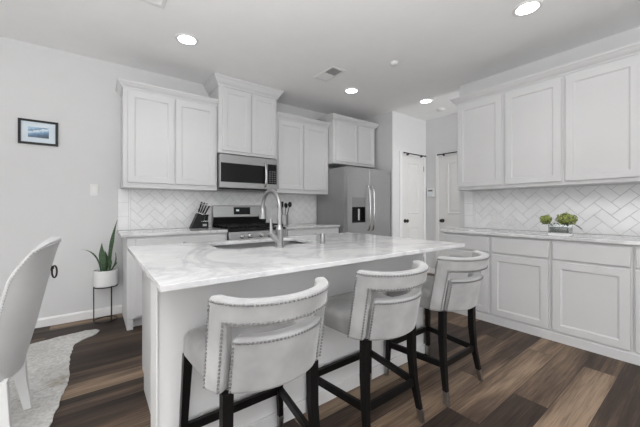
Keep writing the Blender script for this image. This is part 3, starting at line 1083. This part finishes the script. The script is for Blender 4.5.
for sx_ in (-1, 1):
    finish('leg', loft(B(), [sq(sx_ * 0.222, -0.252, 0, 0.017, 0.017), sq(sx_ * 0.212, -0.226, 0.18, 0.022, 0.024), sq(sx_ * 0.205, -0.212, 0.36, 0.025, 0.029)]), 'white_wood', dc, 0.003)
    finish('leg', loft(B(), [sq(sx_ * 0.215, 0.238, 0, 0.015, 0.015), sq(sx_ * 0.210, 0.232, 0.355, 0.024, 0.024)]), 'white_wood', dc, 0.003)

# cowhide rug
rug = [(-0.62, 3.45), (-0.435, 3.495), (-0.349, 3.515), (-0.252, 3.545), (-0.148, 3.560), (-0.076, 3.572), (0.000, 3.555), (0.035, 3.500), (0.010, 3.431), (-0.050, 3.374),
       (-0.118, 3.312), (-0.142, 3.272), (-0.155, 3.006), (-0.151, 2.822), (-0.138, 2.683), (-0.149, 2.519), (-0.167, 2.359), (-0.180, 2.238), (-0.190, 2.121),
       (-0.23, 1.95), (-0.20, 1.80), (-0.28, 1.68), (-0.50, 1.66), (-0.80, 1.75), (-1.2, 1.72), (-1.7, 1.60), (-2.0, 1.75), (-2.05, 2.2), (-2.0, 2.9), (-2.1, 3.3), (-1.8, 3.5), (-1.3, 3.35), (-0.9, 3.38)]
rr_ = []
rnd = random.Random(4)
for i in range(len(rug)):
    a, c = Vector(rug[i]), Vector(rug[(i + 1) % len(rug)])
    nseg = max(2, int((c - a).length / 0.03))
    for k in range(nseg):
        p = a.lerp(c, k / nseg)
        rr_.append((p.x + rnd.uniform(-.004, .004), p.y + rnd.uniform(-.004, .004)))
tag(finish('cowhide_rug', prism(B(), rr_, 0.0005, 0.008), 'cowhide', None), 'pale cowhide rug on the wood floor under the dining chair', 'rug')

# ------------------------------------------------------------------ plant on its stand
ps = thing('plant_stand', 'slim black metal ring stand under the snake plant pot', 'plant stand', (0.088, 3.81, 0))
rs = 0.099
def ringpts(r, z, n=36):
    return [(r * math.cos(2 * PI * k / n), r * math.sin(2 * PI * k / n), z) for k in range(n)]
finish('base_ring', tube(B(), ringpts(rs, 0.0065), 0.0055, 8, True), 'black_metal', ps, smooth=True)
finish('top_ring', tube(B(), ringpts(rs, 0.352), 0.0055, 8, True), 'black_metal', ps, smooth=True)
for a in (177, 297, 57):
    x, y = rs * math.cos(R(a)), rs * math.sin(R(a))
    finish('leg', tube(B(), [(x, y, 0.005), (x, y, 0.352)], 0.005, 8), 'black_metal', ps, smooth=True)
pp = thing('potted_snake_plant', 'snake plant with upright green leaves in a white pot on a black stand', 'plant', (0.088, 3.81, 0.3585))
finish('pot', lathe(B(), [(0.085, 0), (0.100, 0.004), (0.1035, 0.02), (0.1035, 0.160), (0.100, 0.163), (0.096, 0.160), (0.095, 0.13), (0.001, 0.13)], n=40), 'white_ceramic', pp, smooth=True)
finish('soil', lathe(B(), [(0.094, 0.1305), (0.092, 0.142), (0.05, 0.148), (0.002, 0.150)], n=28), 'soil', pp, smooth=True)
def leaf(bm, base, tip, w, bend=(0, 0, 0), n=12, face=0.0, th=0.0035, prof=None):
    base, tip, bend = Vector(base), Vector(tip), Vector(bend)
    fr_ = Vector((math.cos(face), math.sin(face), 0))
    secs = []
    for i in range(n + 1):
        s = i / n
        c = base.lerp(tip, s) + bend * (4 * s * (1 - s))
        ww = w * (prof(s) if prof else (0.55 + 0.9 * s if s < 0.5 else 1.0) * min(1, (1 - s) * 2.4 + 0.03))
        nn = Vector((-fr_.y, fr_.x, 0))
        secs.append([c - fr_ * ww + nn * ww * 0.35, c + nn * -th, c + fr_ * ww + nn * ww * 0.35, c + nn * th])
    loft(bm, secs)
for base, tip, w, bend, fc in [((0.03, -0.02, 0.14), (0.100, 0.0, 0.675), 0.021, (-0.022, 0, 0.0), R(-30)),
                               ((-0.02, -0.02, 0.14), (-0.032, -0.01, 0.440), 0.036, (-0.012, 0, 0), R(-40)),
                               ((0.0, 0.02, 0.14), (-0.008, 0.02, 0.360), 0.022, (0.01, 0, 0), R(-20)),
                               ((0.03, -0.01, 0.14), (0.085, 0.01, 0.330), 0.014, (0.02, 0, -0.01), R(-60)),
                               ((0.03, 0.03, 0.14), (0.040, 0.02, 0.300), 0.018, (0.0, 0, 0), R(-30)),
                               ((-0.04, -0.01, 0.14), (-0.215, -0.02, 0.395), 0.009, (0.035, 0, 0.055), R(-10)),
                               ((0.045, 0.0, 0.14), (0.100, -0.02, 0.235), 0.010, (0.01, 0, 0.02), R(20))]:
    lb = B()
    leaf(lb, base, tip, w, bend, 12, fc)
    finish('leaf', lb, 'plant_leaf', pp, smooth=True)

# ------------------------------------------------------------------ things on the walls
pf_ = thing('framed_picture', 'small black-framed coastal print on the left part of the wall', 'picture', (-0.58, YW - 0.001, 1.772))
fwid, fh = 0.285, 0.236
fb = B()
f_ = 0.020
box(fb, 0, fwid, -0.018, 0, 0, f_)
box(fb, 0, fwid, -0.018, 0, fh - f_, fh)
box(fb, 0, f_, -0.018, 0, f_, fh - f_)
box(fb, fwid - f_, fwid, -0.018, 0, f_, fh - f_)
finish('frame', fb, 'black_plastic', pf_)
finish('mount', box(B(), f_, fwid - f_, -0.009, -0.002, f_, fh - f_), 'mat_paper', pf_)
finish('print', box(B(), 0.068, fwid - 0.068, -0.0105, -0.0088, 0.068, fh - 0.068), 'coast_print', pf_)

def wall_plate(name, label, cat, loc, rz, w, h, kind, group=None):
    t = thing(name, label, cat, loc, rz, group)
    finish('cover_plate', box(B(), -w / 2, w / 2, -0.006, 0, -h / 2, h / 2), 'white_plastic', t, 0.002)
    if kind == 'rocker':
        finish('rocker', loft(B(), [[(x, -0.0058, -0.033), (x, -0.011, -0.033), (x, -0.0075, 0.033), (x, -0.0058, 0.033)] for x in (-0.016, 0.016)]), 'trim_paint', t)
    elif kind == 'switches':
        for x in (-0.024, 0.024):
            finish('rocker', loft(B(), [[(x + dx, -0.0058, -0.033), (x + dx, -0.011, -0.033), (x + dx, -0.0075, 0.033), (x + dx, -0.0058, 0.033)] for dx in (-0.016, 0.016)]), 'trim_paint', t)
    else:
        lng = w > h
        for s in (-0.02, 0.02):
            cxx, czz = (s, 0) if lng else (0, s)
            so = finish('socket', box(B(), cxx - 0.014, cxx + 0.014, -0.0075, -0.0058, czz - 0.014, czz + 0.014), 'trim_paint', t, 0.001)
            sb = B()
            for q in (-0.006, 0.006):
                if lng:
                    box(sb, cxx - 0.005, cxx + 0.005, -0.0078, -0.0072, q - 0.001, q + 0.001)
                else:
                    box(sb, q - 0.001, q + 0.001, -0.0078, -0.0072, czz - 0.005, czz + 0.005)
            finish('slots', sb, 'toe_dark', so)
    return t
wall_plate('light_switch', 'white rocker light switch between the picture and the wall cabinet', 'switch', (-0.007, YW - 0.001, 1.352), 0, 0.072, 0.122, 'rocker')
wall_plate('wall_outlet', 'white outlet on the backsplash left of the knife block', 'outlet', (0.745, YW - 0.010, 0.985), 0, 0.115, 0.072, 'outlet')
wall_plate('wall_switch', 'white double switch plate on the right backsplash, left of the outlet', 'switch', (XW - 0.010, 1.565, 1.030), R(-90), 0.116, 0.116, 'switches')
wall_plate('wall_outlet', 'white outlet on the right backsplash between the switch plate and the vase', 'outlet', (XW - 0.010, 1.425, 1.005), R(-90), 0.115, 0.072, 'outlet')

kp = thing('alarm_keypad', 'white alarm keypad on the wall between the two hallway doors', 'keypad', (4.799, 3.145, 1.36), R(-90))
finish('housing', box(B(), 0, 0.155, -0.028, 0, 0, 0.155), 'white_plastic', kp, 0.006, 3)
finish('screen', box(B(), 0.028, 0.115, -0.0295, -0.0275, 0.098, 0.125), 'grey_panel', kp)
kb = B()
for r in range(3):
    for c in range(4):
        box(kb, 0.028 + c * 0.024, 0.044 + c * 0.024, -0.0305, -0.0275, 0.022 + r * 0.022, 0.036 + r * 0.022)
finish('buttons', kb, 'mat_paper', kp)

# ------------------------------------------------------------------ ceiling fittings
def downlight(label, x, y, first=[None]):
    if first[0] is None:
        t = thing('recessed_light', label, 'ceiling light', (x, y, H), 0, 'recessed ceiling lights')
        finish('trim_ring', lathe(B(), [(0.100, 0.0), (0.100, -0.004), (0.094, -0.009), (0.078, -0.007), (0.076, -0.0005)], n=40, cap=False), 'trim_paint', t, smooth=True)
        finish('lens', lathe(B(), [(0.0765, -0.0008), (0.0765, -0.004), (0.060, -0.006), (0.002, -0.0065)], n=40), 'lamp_lens', t, smooth=True)
        ld_ = bpy.data.lights.new('lamp_beam', 'SPOT')
        ld_.energy = 18
        ld_.spot_size = R(115)
        ld_.spot_blend = 1.0
        ld_.shadow_soft_size = 0.075
        ld_.color = (1.0, 0.985, 0.97)
        lo = bpy.data.objects.new('lamp_beam', ld_)
        COL.objects.link(lo)
        lo.parent = t
        lo.location = (0, 0, -0.02)
        first[0] = t
        return t
    return dup(first[0], (x, y, H), 0, label)
downlight('recessed ceiling light above the left end of the range wall', 0.69, 2.995)
downlight('recessed ceiling light at the top right, nearest the camera', 2.735, 0.905)
downlight('recessed ceiling light in front of the refrigerator', 2.76, 2.965)
downlight('recessed ceiling light by the hallway doors', 3.905, 2.59)

def vent(label, x, y, w, l):
    t = thing('air_vent', label, 'vent', (x, y, H), 0, 'ceiling air vents')
    fb = B()
    box(fb, -w / 2, w / 2, -l / 2, -l / 2 + 0.025, -0.008, -0.0002)
    box(fb, -w / 2, w / 2, l / 2 - 0.025, l / 2, -0.008, -0.0002)
    box(fb, -w / 2, -w / 2 + 0.025, -l / 2 + 0.025, l / 2 - 0.025, -0.008, -0.0002)
    box(fb, w / 2 - 0.025, w / 2, -l / 2 + 0.025, l / 2 - 0.025, -0.008, -0.0002)
    finish('vent_frame', fb, 'trim_paint', t, 0.002)
    finish('duct_opening', box(B(), -w / 2 + 0.025, w / 2 - 0.025, -l / 2 + 0.025, l / 2 - 0.025, -0.002, -0.0004), 'toe_dark', t)
    sb = B()
    k = 0
    yy = -l / 2 + 0.034
    while yy < l / 2 - 0.03:
        M = Matrix.Translation((0, yy, -0.0065)) @ Matrix.Rotation(R(32 if yy < 0 else -32), 4, 'X')
        box(sb, -w / 2 + 0.025, w / 2 - 0.025, -0.008, 0.008, -0.0008, 0.0008, M)
        yy += 0.0165
    finish('louvres', sb, 'trim_paint', t)
    return t
vent('white ceiling air vent near the middle of the ceiling', 2.21, 2.755, 0.20, 0.36)
vent('white ceiling air vent cut off by the top edge of the picture', 0.335, 2.46, 0.20, 0.36)
def detector(label, x, y, r):
    t = thing('smoke_detector', label, 'smoke detector', (x, y, H))
    finish('base', lathe(B(), [(r, -0.0005), (r, -0.010), (r * 0.96, -0.012)], n=32), 'white_plastic', t, smooth=True)
    finish('cover', lathe(B(), [(r * 0.9, -0.0125), (r * 0.86, -0.026), (r * 0.6, -0.033), (0.002, -0.035)], n=32), 'white_plastic', t, smooth=True)
detector('small round white sensor on the ceiling between the vent and the hallway', 2.60, 2.115, 0.045)
detector('round white smoke detector on the ceiling near the hallway doors', 4.42, 2.66, 0.062)

# ------------------------------------------------------------------ things on the worktops
# knife block
KB = thing('knife_block', 'black slanted knife block on the worktop left of the range', 'knife block', (1.025, 3.80, CT))
kbm = B()
loft(kbm, [[(-0.115, y, 0.0), (-0.02, y, 0.0), (0.050, y, 0.150), (-0.035, y, 0.185)] for y in (-0.045, 0.055)])
finish('block', kbm, 'black_plastic', KB, 0.004)
kf = B()
loft(kf, [[(-0.012, y, 0.0), (0.085, y, 0.0), (0.085, y, 0.078), (-0.012, y, 0.078)] for y in (-0.06, 0.045)])
finish('steak_block', kf, 'black_plastic', KB, 0.004)
finish('name_plate', box(B(), 0.016, 0.062, -0.0615, -0.0598, 0.026, 0.052), 'nickel', KB)
def knife(i, base, d, L, label):
    t = thing('kitchen_knife', label, 'knife', base, 0, 'knives in the black knife block')
    d = Vector(d).normalized()
    finish('handle', tube(B(), [d * 0.002, d * (L * 0.3), d * (L * 0.7), d * L], [0.0085, 0.0105, 0.0095, 0.011], 8), 'black_plastic', t, smooth=True)
    finish('bolster', tube(B(), [d * 0.0, d * 0.010], 0.0115, 8), 'chrome', t)
    finish('butt_cap', tube(B(), [d * (L + 0.0003), d * (L + 0.006)], 0.0095, 8), 'chrome', t)
dkn = (0.55, 0, 1.35)
kl = 'black-handled knife standing in the slanted knife block left of the range'
for i, (x, y, z, L, t_) in enumerate([(-0.028, -0.028, 0.1835, 0.115, 0.30), (-0.018, 0.012, 0.1795, 0.145, 0.30), (-0.006, -0.028, 0.1745, 0.12, 0.36), (0.004, 0.012, 0.1705, 0.150, 0.36),
                                      (0.016, -0.028, 0.1655, 0.125, 0.44), (0.026, 0.012, 0.1615, 0.155, 0.44), (0.040, -0.028, 0.1560, 0.13, 0.56)]):
    knife(i, (1.025 + x, 3.80 + y, CT + z), (t_, 0, 1), L, kl)
kl = 'short black-handled steak knife in the low front part of the knife block'
for i, x in enumerate((0.008, 0.030, 0.052, 0.072)):
    knife(i, (1.025 + x, 3.765, CT + 0.0785), (0.12, 0, 1), 0.085, kl)

# crock with utensils
CR = thing('utensil_crock', 'grey steel utensil crock on the worktop right of the range', 'crock', (2.165, 3.74, CT))
finish('crock', lathe(B(), [(0.054, 0), (0.060, 0.004), (0.064, 0.15), (0.0615, 0.15), (0.056, 0.008), (0.001, 0.008)], n=32), 'stainless', CR, smooth=True)
ul = ['black slotted spatula', 'black ladle', 'black serving spoon', 'black round-headed cooking spoon']
for i, (a, lean, L, kind) in enumerate([(218, 0.25, 0.31, 'spatula'), (142, 0.23, 0.29, 'spoon'), (38, 0.25, 0.30, 'spoon'), (322, 0.26, 0.315, 'ladle')]):
    lbl = ['black spatula leaning leftmost in the utensil crock', 'black spoon leaning to the back left of the utensil crock', 'black spoon leaning to the back right of the utensil crock', 'black ladle leaning rightmost in the utensil crock'][i]
    t = thing('cooking_utensil', lbl, 'utensil', (2.165, 3.74, CT + 0.012), 0, 'utensils in the crock')
    dx, dy = math.cos(R(a)), math.sin(R(a))
    p0 = Vector((dx * 0.012, dy * 0.012, 0.0))
    dd = Vector((dx * lean, dy * lean, 1)).normalized()
    sr = p0 + dd * (L - 0.05)
    finish('handle', tube(B(), [p0, sr], 0.005, 8), 'black_plastic', t, smooth=True)
    hb = B()
    if kind == 'spatula':
        M = Matrix.Translation(sr + dd * 0.03)
        box(hb, -0.028, 0.028, -0.003, 0.003, -0.04, 0.045, M)
    else:
        bmesh.ops.create_uvsphere(hb, u_segments=14, v_segments=10, radius=1.0, matrix=Matrix.Translation(sr + dd * 0.03) @ Matrix.Diagonal((0.030, 0.012 if kind == 'spoon' else 0.026, 0.040, 1)))
    finish('head', hb, 'black_plastic', t, smooth=True)

# glass vase with green flowers
VX0, VX1, VY0, VY1 = 3.285, 3.385, 0.772, 0.922
VZ = CT - 0.003
vs = thing('flower_vase', 'rectangular glass vase of grey pebbles on the right worktop', 'vase', ((VX0 + VX1) / 2, (VY0 + VY1) / 2, VZ))
hx_, hy_ = (VX1 - VX0) / 2, (VY1 - VY0) / 2
gv = B()
oo = [(-hx_, -hy_), (hx_, -hy_), (hx_, hy_), (-hx_, hy_)]
ii = [(-hx_ + 0.005, -hy_ + 0.005), (hx_ - 0.005, -hy_ + 0.005), (hx_ - 0.005, hy_ - 0.005), (-hx_ + 0.005, hy_ - 0.005)]
loft(gv, [[(x, y, 0.022) for x, y in oo], [(x, y, 0.100) for x, y in oo], [(x, y, 0.100) for x, y in ii], [(x, y, 0.028) for x, y in ii]])
finish('glass_walls', gv, 'clear_glass', vs)
finish('base_block', box(B(), -hx_, hx_, -hy_, hy_, 0.0, 0.0215), 'white_ceramic', vs, 0.002)
finish('pebbles', box(B(), -hx_ + 0.006, hx_ - 0.006, -hy_ + 0.006, hy_ - 0.006, 0.029, 0.075), 'pebbles', vs, 0.003)

def blossom(label, cx, cy, cz, rx, ry_, rz_, seed, n=110):
    t = thing('green_hydrangea', label, 'flower', (cx, cy, cz), 0, 'green hydrangea heads in the vase')
    rnd = random.Random(seed)
    bm = B()
    for i in range(n):
        zf = 1 - 2 * (i + 0.5) / n
        ph = i * 2.39996
        rr2 = math.sqrt(1 - zf * zf)
        d = Vector((rr2 * math.cos(ph), rr2 * math.sin(ph), zf))
        c = Vector((d.x * rx, d.y * ry_, d.z * rz_)) * rnd.uniform(0.72, 1.22)
        q = d.to_track_quat('Z', 'Y').to_matrix().to_4x4()
        for k in range(4):
            a = k * PI / 2 + rnd.random()
            M = Matrix.Translation(c) @ q @ Matrix.Rotation(a, 4, 'Z') @ Matrix.Rotation(R(rnd.uniform(-35, 5)), 4, 'Y')
            L, w = 0.0125, 0.0065
            v = [bm.verts.new(M @ Vector(p)) for p in ((0, 0, 0), (L * 0.55, -w, 0.001), (L, 0, 0.0005), (L * 0.55, w, 0.001))]
            u = [bm.verts.new(M @ Vector(p)) for p in ((0, 0, -0.0012), (L * 0.55, -w, -0.0004), (L, 0, -0.0007), (L * 0.55, w, -0.0004))]
            bm.faces.new(v)
            bm.faces.new(u[::-1])
            for e in range(4):
                bm.faces.new((v[e], u[e], u[(e + 1) % 4], v[(e + 1) % 4]))
    finish('petals', bm, 'petal_green', t)
    core = B()
    bmesh.ops.create_icosphere(core, subdivisions=2, radius=1.0, matrix=Matrix.Diagonal((rx * 0.8, ry_ * 0.8, rz_ * 0.8, 1)))
    finish('core', core, 'leaf_green', t, smooth=True)
    finish('stem', tube(B(), [(0, 0, -rz_ * 0.5), (0, ((VY0 + VY1) / 2 - cy) * 0.5, VZ + 0.082 - cz)], 0.003, 6), 'leaf_green', t)
blossom('smaller green hydrangea head hanging out at the left of the vase', 3.345, 0.958, 1.052, 0.036, 0.040, 0.036, 1, 80)
blossom('larger green hydrangea head, at the right of the vase', 3.330, 0.800, 1.062, 0.046, 0.064, 0.044, 2, 150)
for lab, b0, tp, w in [('grey-green leaf curling over the left end of the vase', (3.32, 0.895, 1.005), (3.285, 0.970, 1.006), 0.030),
                       ('grey-green leaf lying across the middle of the vase rim', (3.305, 0.885, 1.012), (3.268, 0.835, 1.006), 0.034),
                       ('grey-green leaf hanging over the front of the vase near its right corner', (3.31, 0.815, 1.012), (3.266, 0.775, 1.000), 0.030),
                       ('grey-green leaf drooping over the right end of the vase', (3.34, 0.775, 1.012), (3.310, 0.690, 0.975), 0.028)]:
    lb = B()
    leaf(lb, b0, tp, w, (0, 0, 0.018), 8, R(60) if 'front' in lab else R(20), 0.002, lambda s: math.sin(PI * min(1, s * 0.92 + 0.06)) + 0.03)
    tag(finish('vase_leaf', lb, 'leaf_green', None, smooth=True), lab, 'leaf', 'leaves in the flower vase')
